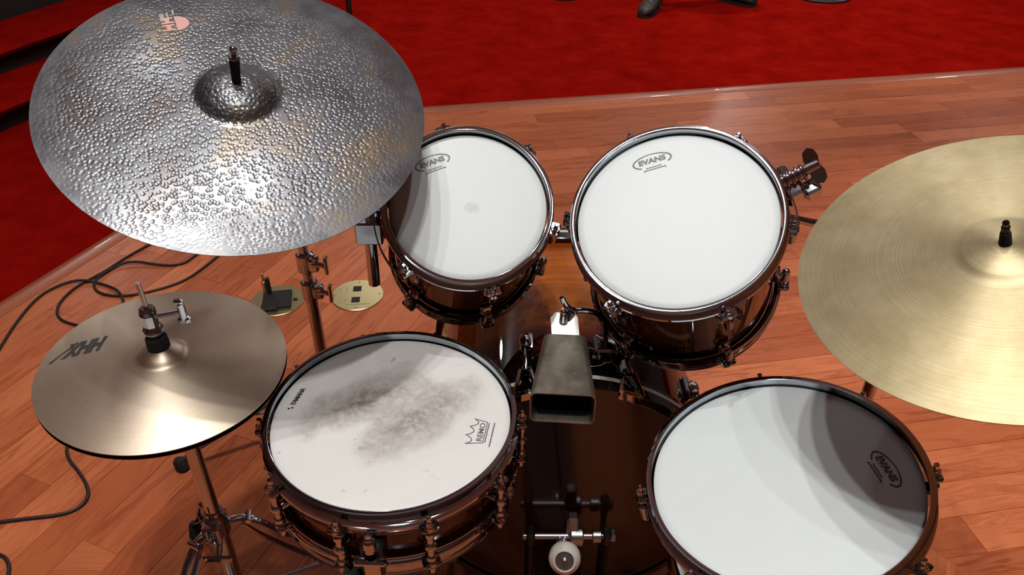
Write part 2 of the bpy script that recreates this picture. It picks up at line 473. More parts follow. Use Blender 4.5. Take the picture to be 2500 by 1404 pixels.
# carpeted steps to the left of the stage
SHADEDRISER = plain('shaded_riser', (.01, .004, .004), .8)  # shade on the risers is put into this near-black colour
def step(p, dirn, depth, z, h, length, name):
    d = Vector((math.cos(dirn), math.sin(dirn))); n = Vector((-d.y, d.x))   # n points away from the stage
    M = Matrix(((d.x, n.x, 0, p[0]), (d.y, n.y, 0, p[1]), (0, 0, 1, z), (0, 0, 0, 1)))
    t = bpy.data.objects.new(name, None); COL.objects.link(t); t.matrix_world = M; tag(t, kind='structure')
    pr = [(.0, -.05), (-.035, -.045), (-.05, -.025), (-.04, -.006), (-.012, 0), (depth + .02, 0), (depth + .02, -.05)]
    m = MB(); n_ = len(pr)
    m.add([(x, a, b) for x in (-length / 2, length / 2) for a, b in pr], [(k, (k + 1) % n_, n_ + (k + 1) % n_, n_ + k) for k in range(n_)] + [tuple(range(n_)), tuple(range(n_, 2 * n_))[::-1]])
    m.build('tread', CARPET, t, 50)
    MB().box((0, .03 + depth / 2, -.05 - h / 2), (length, depth, h)).build('riser', SHADEDRISER, t, 0)
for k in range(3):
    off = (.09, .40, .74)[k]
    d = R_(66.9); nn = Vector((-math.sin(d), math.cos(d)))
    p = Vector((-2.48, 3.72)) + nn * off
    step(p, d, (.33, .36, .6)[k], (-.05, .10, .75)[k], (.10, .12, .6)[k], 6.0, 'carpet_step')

# ---------------------------------------------------------------- drums
def hoop_prof(R, k=1.0):
    p = [(-.0085, -.0008), (-.0065, 0), (-.0015, -.0002), (.0003, -.0018), (-.0012, -.0036), (-.0052, -.0045), (-.0062, -.007), (-.006, -.0215), (-.0035, -.0235), (.0025, -.025), (.0035, -.028), (.0025, -.031), (-.0025, -.0315), (-.004, -.034), (-.003, -.0395), (-.0005, -.0415), (-.001, -.043), (-.006, -.042), (-.0085, -.038)]
    return [(R + a, z * k) for a, z in p]
def ear(m, R, a, z):
    M = rotz(a) @ tr(R + .003, 0, z)
    m.box((0.002, 0, 0), (.022, .026, .0075), M, .003)
    m.cyl(M @ Vector((.005, 0, -.004)), M @ Vector((.005, 0, .006)), .0085, .0075, 14, .002)
def evans(cx, cy, ang, s=1.0):
    M = tr(cx, cy, 0) @ rotz(ang) @ Matrix.Scale(s, 4)
    m = MB()
    a, b, w = .032, .0135, .0022
    for t0, t1 in ((R_(-38), R_(232)),):
        N = 60; pts = []
        for i in range(N + 1):
            t = t0 + (t1 - t0) * i / N
            ww = w * (.55 + .75 * abs(math.cos(t)))
            pts.append(((a - ww) * math.cos(t), (b - ww) * math.sin(t))); pts.append((a * math.cos(t), b * math.sin(t)))
        vs = [(x, y, 0) for x, y in pts]
        m.add(vs, [(2 * i, 2 * i + 1, 2 * i + 3, 2 * i + 2) for i in range(N)], M)
    m.text('EVANS', .0125, M @ tr(0, .0005, .0), 0.05, .0006, .044)
    m.stroke([(-.016, -.0155), (.017, -.0155)], .0016, 0, M)
    m.stroke([(-.017, -.0175), (-.016, -.0145)], .0012, 0, M); m.stroke([(.018, -.0175), (.017, -.0145)], .0012, 0, M)
    m.text('EVANS', .0035, M @ tr(-.009, -.0125, 0), 0, .0, .012) if False else None
    for k in range(6): m.stroke([(-.012 + k * .0042, -.0115), (-.0095 + k * .0042, -.0115)], .0018, 0, M)
    return m

def drum(name, label, M0, R, depth, nl, phase, shellm, headm, style, hk=.85):
    """local z=0 is the lower edge, hoop top at z=depth"""
    t = thing(name, label, 'drum', M0 @ tr(0, 0, -depth))
    rs = R - .011; hh = .043 * hk
    zt, zb = depth, 0
    sh = MB().lathe([(rs, .014), (rs, depth - .014), (rs - .006, depth - .013), (rs - .006, .013)], 128, closed=True).build('shell', shellm, t)
    hp = MB().lathe(hoop_prof(R, hk), 128, tr(0, 0, depth), True)
    hb = MB().lathe([(r, -z) for r, z in hoop_prof(R, hk)][::-1], 128, None, True)
    angs = [phase + 2 * PI * k / nl for k in range(nl)]
    for a in angs:
        ear(hp, R, a, depth - .029 * hk); ear(hb, R, a, .029 * hk)
    hp.build('top_hoop', CHROME, t); hb.build('bottom_hoop', CHROME, t)
    hd = MB().lathe([(0, depth - .011), (R * .5, depth - .011), (R - .022, depth - .011), (R - .014, depth - .0115), (R - .0105, depth - .014), (R - .0095, depth - .022)], 128).build('drum_head', headm, t)
    MB().lathe([(0, .011), (R - .014, .0115), (R - .0095, .02)], 96).build('bottom_head', BOTTOM, t)
    # tension rods and lugs, one mesh of each shared round the drum
    def rod_mesh(up):
        m = MB(); zs = (depth - .029 * hk) if up else .029 * hk; s = 1 if up else -1
        x = R + .008
        m.cyl((x, 0, zs + s * .006), (x, 0, zs + s * .0085), .0068, None, 14)
        m.cyl((x, 0, zs + s * .0085), (x, 0, zs + s * .0115), .0055, .0045, 12)
        m.box((x, 0, zs + s * .0165), (.0065, .0065, .011), None, .0012)
        m.cyl((x, 0, zs), (x, 0, zs - s * .028), .0028, None, 8)
        return m.mesh('tension_rod', CHROME)
    def lug_mesh():
        m = MB()
        if style == 'tube':
            zc = depth / 2; x = R + .008
            m.cyl((rs - .004, 0, zc), (R + .004, 0, zc), .009, .007, 14, .002)
            m.sphere((x, 0, zc), .0095, 14)
            m.cyl((x, 0, zc - .028), (x, 0, zc + .028), .0052, None, 12, .001)
            for s in (-1, 1):
                m.cyl((x, 0, zc + s * .020), (x, 0, zc + s * .031), .0075, None, 12, .002)
        return m.mesh('lug', CHROME)
    def turret(up):
        m = MB(); s = 1 if up else -1; zc = (depth - .029 * hk - .036) if up else (.029 * hk + .036); x = R + .008
        m.box((rs + .004, 0, zc - s * .004), (.012, .022, .034), None, .004)
        m.cyl((rs + .002, 0, zc), (R + .002, 0, zc), .0085, .0072, 14, .001)
        m.cyl((x, 0, zc + s * .017), (x, 0, zc - s * .015), .0078, .0070, 14, .003)
        m.sphere((x, 0, zc - s * .013), .0068, 12)
        return m.mesh('lug', CHROME)
    ru, rd = rod_mesh(True), rod_mesh(False)
    lu = [lug_mesh()] if style == 'tube' else [turret(True), turret(False)]
    for a in angs:
        for me in (ru, rd, *lu): link(me.name.split('.')[0], me, t, rotz(a))
    return t, sh, hd

D10 = drum('rack_tom', 'smallest tom, ten inch white head, partly under the hammered ride cymbal', frame((-.069, 1.117, .861), (.084, -.61, .788)), .137, .25, 6, R_(-9),
    shell_mat('tobacco_shell_small', .25, (.085, .028, .012), lo=.30, hi=.98, warm=(.035, .010, .004)), HEAD10, 'turret')
D12 = drum('rack_tom', 'chrome hooped tom with clean white head between smaller tom and gold cymbal', frame((.249, 1.057, .874), (-.234, -.489, .84)), .163, .262, 6, R_(43),
    shell_mat('tobacco_shell_medium', .262, (.085, .030, .013), lo=.30, hi=.98, warm=(.035, .010, .004)), HEAD, 'turret')
D14 = drum('floor_tom', 'large tom on legs at lower right, banded with cymbal shadows', frame((.37, .746, .647), (-.215, -.045, .976)), .187, .335, 8, R_(-5),
    shell_mat('tobacco_shell_floor', .335, (.09, .022, .009), lo=.12, hi=.99, warm=(.05, .012, .005)), HEAD, 'turret', .9)
DSN = drum('snare_drum', 'snare drum with stained worn white head beside the hi-hat', frame((-.179, .863, .65), (.012, -.031, .999)), .187, .136, 10, R_(3),
    shell_mat('tobacco_shell_snare', .136, (.10, .026, .010), lo=.05, hi=1.1, warm=(.05, .012, .005)), HEADS, 'tube', 1.0)
for (t, sh, hd), dp, (cx, cy, an, s), ink in ((D10, .25, (-.064, .069, R_(27), .95), GREYINK), (D12, .262, (-.014, .111, R_(3), 1.0), GREYINK), (D14, .335, (.133, -.008, R_(-82), 1.0), BROWNINK)):
    m = evans(cx, cy, an, s).build('head_print', ink, hd, 0, tr(0, 0, dp - .0106))
# snare prints
zt = .136 - .0106
m = MB(); M = tr(.140, -.030, 0) @ rotz(R_(81)) @ Matrix.Scale(.78, 4)
cr = [(-.027, .002), (-.033, .031)]
def arc(p, q, sag, n=8):
    (x0, y0), (x1, y1) = p, q; out = []
    for i in range(n + 1):
        u = i / n; k = 4 * u * (1 - u) * sag
        out.append((x0 + (x1 - x0) * u, y0 + (y1 - y0) * u - k))
    return out
top = [(-.033, .031), (-.0115, .034), (.0105, .031), (.031, .025)]
for a_, b_ in zip(top, top[1:]): m.stroke(arc(a_, b_, .011), .0018, 0, M)
m.stroke([(-.033, .031), (-.026, .000), (.026, .000), (.031, .025)], .0018, 0, M)
m.text('REMO', .0145, M @ tr(0, .0075, 0), 0, .0003, .046)
m.stroke([(-.024, -.0035), (.024, -.0035)], .0022, 0, M)
for x0, x1 in ((-.033, -.013), (-.010, .026)): m.stroke([(x0, -.0135), (x1, -.0135)], .0026, 0, M)
m.build('head_print', GREYINK, DSN[2], 0, tr(0, 0, zt))
m = MB(); M = tr(-.1485, .037, 0) @ rotz(R_(75))
m.text('YAMAHA', .0095, M @ tr(.003, 0, 0), .1, .0006, .038)
for x, y in ((-.0235, .0018), (-.0205, -.0025)): m.prism([(x + .0018 * math.cos(k), y + .0018 * math.sin(k)) for k in [2 * PI * i / 8 for i in range(8)]], -.0001, 0, M)
m.build('shell_maker_print', INK, DSN[2], 0, tr(0, 0, zt))

# snare strainer (throw-off) on the near side
st = DSN[0]
M = rotz(R_(-92)) @ tr(.187 + .002, 0, .055)
s_ = MB().box((.004, 0, 0), (.022, .03, .062), M, .004).build('strainer', BLACKM, st)
MB().cyl(M @ Vector((.014, 0, .03)), M @ Vector((.014, 0, .052)), .0095, .008, 14, .002).cyl(M @ Vector((.014, 0, .052)), M @ Vector((.014, 0, .058)), .006, None, 12, .002).build('adjusting_knob', CHROME, s_)
MB().box((.02, 0, -.008), (.010, .024, .05), M, .004).box((.022, -.0, .018), (.014, .044, .010), M, .003).build('lever', CHROME, s_)
MB().cyl((rr_ := .187) and rotz(R_(-92)) @ Vector((.176, 0, .098)), rotz(R_(-92)) @ Vector((.183, 0, .099)), .0045, None, 12, .001).build('vent_grommet', CHROME, st)
# tom mounting brackets: chrome suspension bands with clamp
def band(t, R, z, a0, a1, n=18):
    m = MB().lathe([(R + .015, z - .005), (R + .0175, z - .005), (R + .0175, z + .005), (R + .015, z + .005)], n, None, True, a0, a1)
    return m
b = band(D12[0], .163, .262 - .045, R_(40), R_(-14) + 0, 18) if False else band(D12[0], .163, .262 - .05, R_(-16), R_(42), 18)
mo = b.box((.163 + .026, 0, .19), (.016, .05, .05), rotz(R_(14)), .004).build('tom_mount', CHROME, D12[0])
M = rotz(R_(10)) @ tr(.163 + .016, 0, .262 - .052) @ Euler((0, R_(-12), 0)).to_matrix().to_4x4()
w_ = MB().box((.008, -.004, -.016), (.030, .034, .040), M, .005).box((.034, -.012, -.022), (.026, .026, .028), M, .004)
w_.cyl(M @ Vector((-.006, .006, .008)), M @ Vector((.036, .006, .008)), .0105, None, 14, .002)
for k in range(4): w_.cyl(M @ Vector((.002 + .009 * k, .006, .008)), M @ Vector((.007 + .009 * k, .006, .008)), .0135, None, 12, .0015)
w_.build('clamp', CHROME, mo)
Mw = M @ tr(.048, .006, .010) @ Euler((R_(28), 0, 0)).to_matrix().to_4x4()
wb = MB().cyl(Mw @ Vector((-.014, 0, 0)), Mw @ Vector((.010, 0, 0)), .0085, .0075, 12, .001)
for sg in (1, -1):
    wb.prism([(-.008, 0), (.010, 0), (.014, sg * .012), (.012, sg * .024), (.004, sg * .030), (-.005, sg * .026), (-.009, sg * .014)][::sg], -.003, .003, Mw)
wb.build('wing_bolt', CHROME, mo)
b = band(D10[0], .137, .25 - .05, R_(128), R_(232), 26)
b.box((.137 + .024, 0, .185), (.014, .045, .05), rotz(R_(180)), .004).build('tom_mount', CHROME, D10[0])
# floor tom legs and their brackets
Mi = D14[0].matrix_world.copy()
for a in (204, 296, 84):
    M = rotz(R_(a))
    rsx = .187 - .011
    br = MB().box((rsx + .016, 0, .16), (.034, .042, .06), M, .006)
    br.cyl(M @ Vector((rsx + .034, 0, .125)), M @ Vector((rsx + .034, 0, .195)), .012, None, 16, .003)
    bo = br.build('leg_bracket', CHROME, D14[0])
    m = MB().cyl(M @ Vector((rsx + .034, .008, .17)), M @ Vector((rsx + .036, .035, .17)), .008, .007, 12, .001)
    Mw = M @ tr(rsx + .037, .04, .17)
    m.box((0, .004, .0), (.008, .010, .05), Mw @ Euler((0, R_(35), 0)).to_matrix().to_4x4(), .003)
    m.build('wing_screw', CHROME, bo)
    top = M @ Vector((rsx + .034, 0, .235))
    x0 = Mi @ M @ Vector((rsx + .034, 0, .10)); x1 = Mi @ (M @ Vector((rsx + .06, 0, -.12)))
    ft = Vector((x1.x, x1.y, .012)); inv = Mi.inverted()
    lg = MB().tube([top, M @ Vector((rsx + .034, 0, .06)), inv @ x1, inv @ ft], .0055, 10, 2).build('leg', CHROME, D14[0])
    MB().cyl(inv @ Vector((ft.x, ft.y, 0)), inv @ Vector((ft.x, ft.y, .035)), .014, .011, 14, .004).build('rubber_foot', RUBBER, lg)

# ---------------------------------------------------------------- bass drum
BX, BZ, BR = .105, .296, .285
BL = .52
Mb = Matrix(((1, 0, 0, BX), (0, 0, 1, .992), (0, -1, 0, BZ), (0, 0, 0, 1)))     # local z runs to +Y, local y to -Z
bd = thing('bass_drum', 'big bass drum lying on its side behind the cowbell, orange to black burst shell', 'drum', Matrix.Translation((BX, .992 + BL / 2, 0)))
Ml = bd.matrix_world.inverted() @ Mb
sm = shell_mat('tobacco_shell_bass', BL, (.46, .115, .012), lo=.30, hi=1.05, warm=(.13, .012, .004))
sh = MB().lathe([(.272, .03), (.272, BL - .03), (.266, BL - .03), (.266, .03)], 160, closed=True).build('shell', sm, bd, M=Ml)
for z0, nm in ((0, 'batter_hoop'), (BL - .045, 'front_hoop')):
    h = MB().lathe([(.272, z0), (.283, z0), (BR, z0 + .002), (BR, z0 + .043), (.283, z0 + .045), (.272, z0 + .045)], 160, closed=True).build(nm, HOOPBLK, bd, M=Ml)
    MB().lathe([(BR - .0005, z0 + .023), (BR + .0006, z0 + .023), (BR + .0006, z0 + .032), (BR - .0005, z0 + .032)], 160, closed=True).build('inlay', INLAY, h)
MB().lathe([(0, .006), (.262, .006), (.268, .004), (.2715, .012)], 128).build('batter_head', BASSHEAD, bd, M=Ml)
MB().lathe([(0, BL - .006), (.262, BL - .006), (.2715, BL - .012)], 128).build('front_head', BASSHEAD, bd, M=Ml)
def claw_meshes():
    c = MB()
    # chrome claw: triangular plate over the hoop, apex towards the lug
    r = BR
    outline = [(-.020, -.004), (-.022, .012), (-.008, .052), (.008, .052), (.022, .012), (.020, -.004)]
    M = Matrix(((0, 0, 1, r + .0016), (1, 0, 0, 0), (0, 1, 0, 0), (0, 0, 0, 1)))   # x=radial, y=tangent, z=axis
    inner = [(-.011, .012), (-.0035, .040), (.0035, .040), (.011, .012)]
    n = len(outline)
    for A, B in (((-.020, -.004), (-.008, .052)), ((.020, -.004), (.008, .052))):
        c.tube([(r + .004, A[0], A[1]), (r + .006, B[0], B[1])], .0042, 8)
    c.prism(inner, 0, .003, M)
    c.box((r - .004, 0, -.004), (.018, .040, .006), None, .002)
    c.box((r + .003, 0, .004), (.006, .040, .012), None, .002)
    c.cyl((r + .006, 0, .046), (r + .006, 0, .060), .007, .0055, 12, .001)
    rod = MB().cyl((r + .006, 0, .055), (r + .004, 0, .125), .003, None, 8)
    lug = MB().box((.272 + .006, 0, .14), (.014, .024, .05), None, .005)
    lug.sphere((.272 + .014, 0, .132), .013, 14, None, (1, .9, 1.5))
    lug.cyl((.272 + .016, 0, .112), (.272 + .016, 0, .128), .0085, None, 12, .002)
    return c.mesh('claw', CHROME), rod.mesh('tension_rod', CHROME), lug.mesh('lug', CHROME)
cm, rm, lm = claw_meshes()
for k in range(10):
    a = -PI / 2 + R_(20) + 2 * PI * k / 10
    a = -PI / 2 + R_(19.5 + 36 * k) if k % 2 == 0 else -PI / 2 + R_(19.5 + 36 * k)
    if abs(math.sin(a) - 1) < .06: continue
    Mk = rotz(a)
    cl = link('claw', cm, bd, Ml @ Mk); link('tension_rod', rm, bd, Ml @ Mk); link('lug', lm, bd, Ml @ Mk)
    Mk2 = Ml @ tr(0, 0, BL) @ Matrix.Diagonal((1, 1, -1, 1)) @ Mk
# shell badge: lens outline crossed by a capsule
m = MB(); L0 = .048
Mbg = tr(BX + .028, 1.088, BZ + .2725)
def wrap(x):   # follow the curved shell in x
    return math.sqrt(max(.272 ** 2 - x ** 2, 0)) - .272
for sgn in (1, -1):
    pts = [(.034 * math.cos(t) * 1.0, sgn * .026 * math.sin(t)) for t in [PI * i / 24 for i in range(25)]]
    pts = [p for p in pts if abs(p[1]) > .0085 or True]
    seg_ = [p for p in pts if abs(p[1]) > .0095]
    m.stroke(seg_, .0018, .0006)
cap = [(.034 + .0105 * math.cos(t), .0095 * math.sin(t)) for t in [-PI / 2 + PI * i / 12 for i in range(13)]]
cap += [(-x, y) for x, y in reversed(cap)][0:13]
cap.append(cap[0])
m.stroke(cap, .0018, .0006)
m.text('RT', .0115, tr(.018, 0, .0006), 0, .0002, .016)
vs = []
for x, y, z in m.v:
    X = x + .028
    vs.append((X, y, math.sqrt(.272 ** 2 - X ** 2) + z))
m.v = vs
m.build('badge', INLAY, bd, 0, bd.matrix_world.inverted() @ tr(BX, 1.088, BZ))
for s in (-1, 1):
    p = Vector((BX + s * .25, 1.40, BZ - .10)) - bd.matrix_world.translation; q = Vector((BX + s * .40, 1.50, .012)) - bd.matrix_world.translation
    sp = MB().cyl(p, q, .0085, None, 12, .001).box(p, (.03, .05, .05), None, .006).build('spur', CHROME, bd)
    MB().cyl(q + Vector((0, 0, -.012)), q + Vector((0, 0, .012)), .013, .011, 12, .003).build('rubber_foot', RUBBER, sp)

# ---------------------------------------------------------------- cowbell
cb = thing('cowbell', 'worn grey steel cowbell with black mouth mounted above the bass drum', 'cowbell', Matrix.Translation((.082, .96, .62)))
pB, pF = Vector((.089, 1.050, .634)), Vector((.0755, .877, .642))
ax = (pF - pB).normalized(); sx = ax.cross(Vector((0, 0, 1))).normalized(); up = sx.cross(ax)
def rrect(w, h, r, n=5):
    out = []
    for cx, cy, a0 in ((w / 2 - r, h / 2 - r, 0), (-w / 2 + r, h / 2 - r, 90), (-w / 2 + r, -h / 2 + r, 180), (w / 2 - r, -h / 2 + r, 270)):
        for i in range(n + 1):
            a = R_(a0 + 90 * i / n); out.append((cx + r * math.cos(a), cy + r * math.sin(a)))
    return out
T0 = Vector((.082, .96, .62))
secs = [(0.0, .060, .024, .009), (.006, .073, .032, .011), (.05, .080, .038, .011), (.12, .091, .047, .010), (.1735, .0985, .0545, .009), (.1735, .0955, .0515, .008), (.12, .084, .043, .009), (.03, .064, .030, .008), (.012, .05, .02, .006)]
m = MB(); N = 24
for d_, w, h, r in secs:
    for x, y in rrect(w, h, r):
        # bulge the broad faces slightly
        b_ = 1 + .10 * (1 - (2 * x / w) ** 2)
        m.v.append(tuple(pB + ax * d_ + sx * x + up * (y * b_) - T0))
for i in range(len(secs) - 1):
    for k in range(N):
        m.f.append((i * N + k, i * N + (k + 1) % N, (i + 1) * N + (k + 1) % N, (i + 1) * N + k))
m.f.append(tuple(range(N))[::-1]); m.f.append(tuple(range((len(secs) - 1) * N, len(secs) * N)))
body = m.build('bell', BELL, cb, 40)
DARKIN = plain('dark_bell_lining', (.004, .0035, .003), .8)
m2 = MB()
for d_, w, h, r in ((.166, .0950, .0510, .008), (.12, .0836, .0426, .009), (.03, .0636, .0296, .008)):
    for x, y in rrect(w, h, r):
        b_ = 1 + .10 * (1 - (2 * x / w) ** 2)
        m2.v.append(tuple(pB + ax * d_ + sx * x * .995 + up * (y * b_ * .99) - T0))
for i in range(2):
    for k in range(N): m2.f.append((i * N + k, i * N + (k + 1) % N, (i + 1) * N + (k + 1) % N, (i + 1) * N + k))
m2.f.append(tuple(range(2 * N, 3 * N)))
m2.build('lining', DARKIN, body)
Mt = Matrix((sx, -ax, up)).transposed().to_4x4(); Mt.translation = pB - T0 + up * .012
tab = MB().prism([(-.024, -.004), (.022, -.004), (.026, .030), (.018, .042), (-.014, .042), (-.020, .034)], .0, .003, Mt @ Euler((R_(24), 0, 0)).to_matrix().to_4x4()).build('mounting_tab', plain('bright_steel', (.8, .78, .72), .4, .6), cb)
pt = Mt @ Vector((.004, .02, .012))
MB().cyl(pt, pt + Vector((0, 0, .018)), .0075, .006, 12, .002).sphere(pt + Vector((0, 0, .020)), .0055, 12).build('lock_nut', CHROME, tab)
e0 = Vector((.097, 1.083, .672)) - T0; e1 = Vector((.112, 1.088, .658)) - T0
MB().tube([Vector((.084, 1.09, .695)) - T0, Vector((.092, 1.088, .677)) - T0, Vector((.105, 1.087, .668)) - T0, Vector((.122, 1.092, .666)) - T0, Vector((.148, 1.10, .655)) - T0, Vector((.166, 1.115, .62)) - T0, Vector((.168, 1.118, .575)) - T0], .0048, 10, 2).build('mounting_rod', CHROME, cb)
MB().box(Vector((.168, 1.118, .568)) - T0, (.04, .05, .016), Euler((0, R_(12), 0)).to_matrix().to_4x4() if False else None, .004).build('rod_holder', CHROME, cb)
MB().cyl(Vector((.100, 1.085, .668)) - T0, Vector((.094, 1.075, .652)) - T0, .007, .006, 12, .001).build('hinge_bolt', CHROME, cb)

# ---------------------------------------------------------------- bass pedal
pd = thing('bass_pedal', 'bass drum pedal with round ivory beater in front of the bass drum', 'drum pedal', Matrix.Translation((.1, .88, 0)))
o = Vector((.1, .88, 0))
def P(x, y, z): return Vector((x, y, z)) - o
MB().box(P(.10, .80, .006), (.09, .40, .008), None, .003).build('base_plate', BLACKM, pd)
for x in (.035, .178):
    MB().tube([P(x, .955, .0), P(x, .958, .12), P(x, .962, .25)], .011, 10, 0, (1, .55)).box(P(x, .96, .236), (.016, .026, .032), None, .004).build('post', BLACKM, pd)
MB().cyl(P(.02, .96, .236), P(.192, .96, .236), .0062, None, 14, .001).cyl(P(.150, .96, .236), P(.168, .96, .236), .0125, None, 16, .002).cyl(P(.178, .96, .236), P(.193, .96, .236), .012, None, 6, .001).build('axle', SATIN, pd)
h = MB().cyl(P(.108, .96, .236), P(.134, .96, .236), .019, None, 20, .003)
h.box(P(.113, .967, .262), (.022, .022, .05), None, .004).build('hub', SATIN, pd)
MB().cyl(P(.085, .945, .232), P(.094, .945, .232), .012, None, 16, .003).cyl(P(.083, .945, .232), P(.085, .945, .232), .006, None, 12, .001).build('drum_key_screw', SATIN, pd)
bc = P(.090, .852, .318); sd = (bc - P(.1, .958, .236)).normalized()
MB().cyl(P(.1, .965, .228), bc + sd * .030, .0035, None, 10).build('beater_shaft', CHROME, pd)
Mbt = Matrix.Translation(bc) @ sd.to_track_quat('Z', 'Y').to_matrix().to_4x4()
be = MB().lathe([(0, -.024), (.014, -.024), (.0235, -.017), (.0275, -.005), (.0275, .006), (.0245, .016), (.018, .0225), (.0165, .0225), (.016, .018), (0, .018)], 32, Mbt).build('beater', WHITEPL, pd)
MB().lathe([(0, .0183), (.0155, .0183), (.0155, .0195), (0, .0195)], 24, Mbt).cyl(Mbt @ Vector((0, 0, .019)), Mbt @ Vector((0, 0, .030)), .0055, .0045, 12, .001).build('retaining_disc', SATIN, be)
fbM = Matrix.Translation(P(.1, .80, .075)) @ Euler((R_(18), 0, 0)).to_matrix().to_4x4()
fb = MB().prism([(-.030, .11), (-.036, .05), (-.042, -.14), (.042, -.14), (.036, .05), (.030, .11)], -.004, .004, fbM).build('footboard', SATIN, pd)
MB().tube([P(.118, .945, .225), P(.115, .93, .17), P(.110, .905, .115)], .006, 8, 1, (1, .5)).build('chain', BLACKM, pd)

# ---------------------------------------------------------------- cymbals
def cymbal(name, label, c, n, R, bell_r, bell_h, bow_h, mat, th=.0013, spin=0.0, flip=False):
    M = frame(c, n)
    t = thing(name, label, 'cymbal', M)
    top = []
    NB = 30
    for i in range(NB + 1):        # bow from edge inwards
        r = R - (R - bell_r) * i / NB
        u = 1 - (r / R) ** 2; u0 = 1 - (bell_r / R) ** 2
        top.append((r, bow_h * u / u0))
    for i in range(1, 19):
        u = i / 18
        top.append((bell_r + (.006 - bell_r) * u, bow_h + bell_h * (1 - (1 - u) ** 2.2) * min(1, (u / .22)) ** .5 + .0))
    # soft fillet at the bell foot is given by the curve itself
    prof = [(r, z) for r, z in top] + [(r, z - th) for r, z in reversed(top)]
    if flip: prof = [(r, -z) for r, z in prof]
    o = MB().lathe(prof, 180, None, True).build('plate', mat, t, 50)
    return t, o, lambda r: (bow_h * (1 - (r / R) ** 2) / (1 - (bell_r / R) ** 2))
RI = cymbal('ride_cymbal', 'large dark hammered ride cymbal with pink logo, upper left', (-.393, 1.093, 1.037), (.202, -.362, .91), .267, .060, .024, .018, RIDE)
CR = cymbal('crash_cymbal', 'dull gold crash cymbal cut off by the right edge', (.575, .782, .971), (-.369, -.14, .919), .229, .055, .011, .016, CRASH)
HT = cymbal('hi_hat_cymbal', 'upper hi-hat cymbal, shiny bronze with black logo', (-.524, .92, .694), (.067, -.043, .997), .178, .036, .015, .020, HAT)
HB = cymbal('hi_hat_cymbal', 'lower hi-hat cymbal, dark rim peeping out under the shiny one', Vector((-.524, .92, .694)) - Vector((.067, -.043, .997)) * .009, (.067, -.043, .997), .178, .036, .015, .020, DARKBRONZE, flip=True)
def drape(m, cyc):
    m.v = [(x, y, cyc[2](math.hypot(x, y)) + .0005 + z) for x, y, z in m.v]
    return m
# ride logo: HH under a dome, beside two pale marks
m = MB(); M = tr(-.126, .122, 0) @ rotz(R_(-62))
m.prism([(.0175 * math.cos(a), .002 + .019 * math.sin(a)) for a in [PI * i / 20 for i in range(21)]], 0, .0001, M)
for k in range(2):
    x0 = -.0165 + k * .0172
    for xx in (x0 + .0022, x0 + .0132): m.stroke([(xx, -.0165), (xx, -.0015)], .0042, .0001, M)
    m.stroke([(x0 + .003, -.009), (x0 + .013, -.009)], .0062, .0001, M)
drape(m, RI).build('logo_print', PINK, RI[1], 0)
m = MB(); M = tr(-.146, .127, 0) @ rotz(R_(-62))
m.stroke([(-.012, .001), (.004, .001)], .006, 0, M); m.stroke([(-.014, .009), (.002, .009)], .003, 0, M); m.stroke([(-.02, .018), (-.008, .018)], .003, 0, M)
drape(m, RI).build('logo_print', PALEINK, RI[1], 0)
# hi-hat logo
m = MB(); M = tr(-.123, .017, 0) @ rotz(R_(197))
m.text('HHX', .042, M, .5, .0022, .064)
m.stroke([(.012, -.014), (.046, .020)], .004, 0, M)
drape(m, HT).build('logo_print', INK, HT[1], 0)

# ---------------------------------------------------------------- stands
def tripod(t, o, cx, cy, zc, sh, foot_r, azs, r=.005, strips=True):
    """double-braced legs hanging from a collar at height zc"""
    for az in azs:
        d = Vector((math.cos(R_(az)), math.sin(R_(az)), 0)); p = Vector((-d.y, d.x, 0))
        base = Vector((cx, cy, 0)) - o
        A = base + Vector((0, 0, zc)) + d * .014; S = base + Vector((0, 0, zc + .002)) + d * sh
        F = base + d * foot_r + Vector((0, 0, .02))
        m = MB().tube([A, A + d * .02 + Vector((0, 0, .004)), S, S.lerp(F, .14) + Vector((0, 0, .01)), S.lerp(F, .6), F], r, 8, 1, (.55, 1.25))
        S2 = S + Vector((0, 0, -.012)) - d * .012
        m.tube([S2, S2.lerp(F, .12) - Vector((0, 0, .012)), S2.lerp(F, .62) - Vector((0, 0, .006)), F.lerp(S, .08)], r * .9, 8, 1, (.55, 1.25))
        m.cyl(S + p * .012, S - p * .012, .006, None, 10, .001)
        lg = m.build('leg', CHROME, t)
        # lower brace up to the tube
        B = base + Vector((0, 0, zc * .38))
        MB().tube([B + d * .014, S.lerp(F, .52)], r * .8, 6, 0, (.5, 1.2)).build('brace', CHROME, lg)
        MB().cyl(F - d * .012 + Vector((0, 0, -.02)), F + d * .0 + Vector((0, 0, .012)), .02, .013, 14, .005).build('rubber_foot', RUBBER, lg)
# hi-hat stand
hx, hy = -.524, .92
o = Vector((hx, hy, 0))
hs = thing('hi_hat_stand', 'chrome hi-hat stand with pull rod and clutch under the shiny hi-hats', 'stand', o)
MB().cyl((0, 0, .04), (0, 0, .36), .0155, None, 20, .001).build('lower_tube', CHROME, hs)
MB().cyl((0, 0, .345), (0, 0, .64), .0125, None, 20, .001).build('upper_tube', CHROME, hs)
MB().cyl((0, 0, .64), (0, 0, .665), .018, .012, 18, .003).cyl((0, 0, .665), (0, 0, .671), .022, None, 18, .002).build('seat_cup', BLACKM, hs)
ch = MB().cyl((0, 0, .30), (0, 0, .35), .0215, None, 18, .004).box((.0, -.018, .325), (.03, .03, .04), None, .004)
ch.build('collar', CHROME, hs)
w = MB().cyl((.006, -.02, .300), (.012, -.052, .296), .0065, None, 12, .001)
w.box((.012, -.054, .296), (.052, .008, .014), Euler((0, 0, R_(-8))).to_matrix().to_4x4() if False else None, .003).build('wing_screw', CHROME, hs)
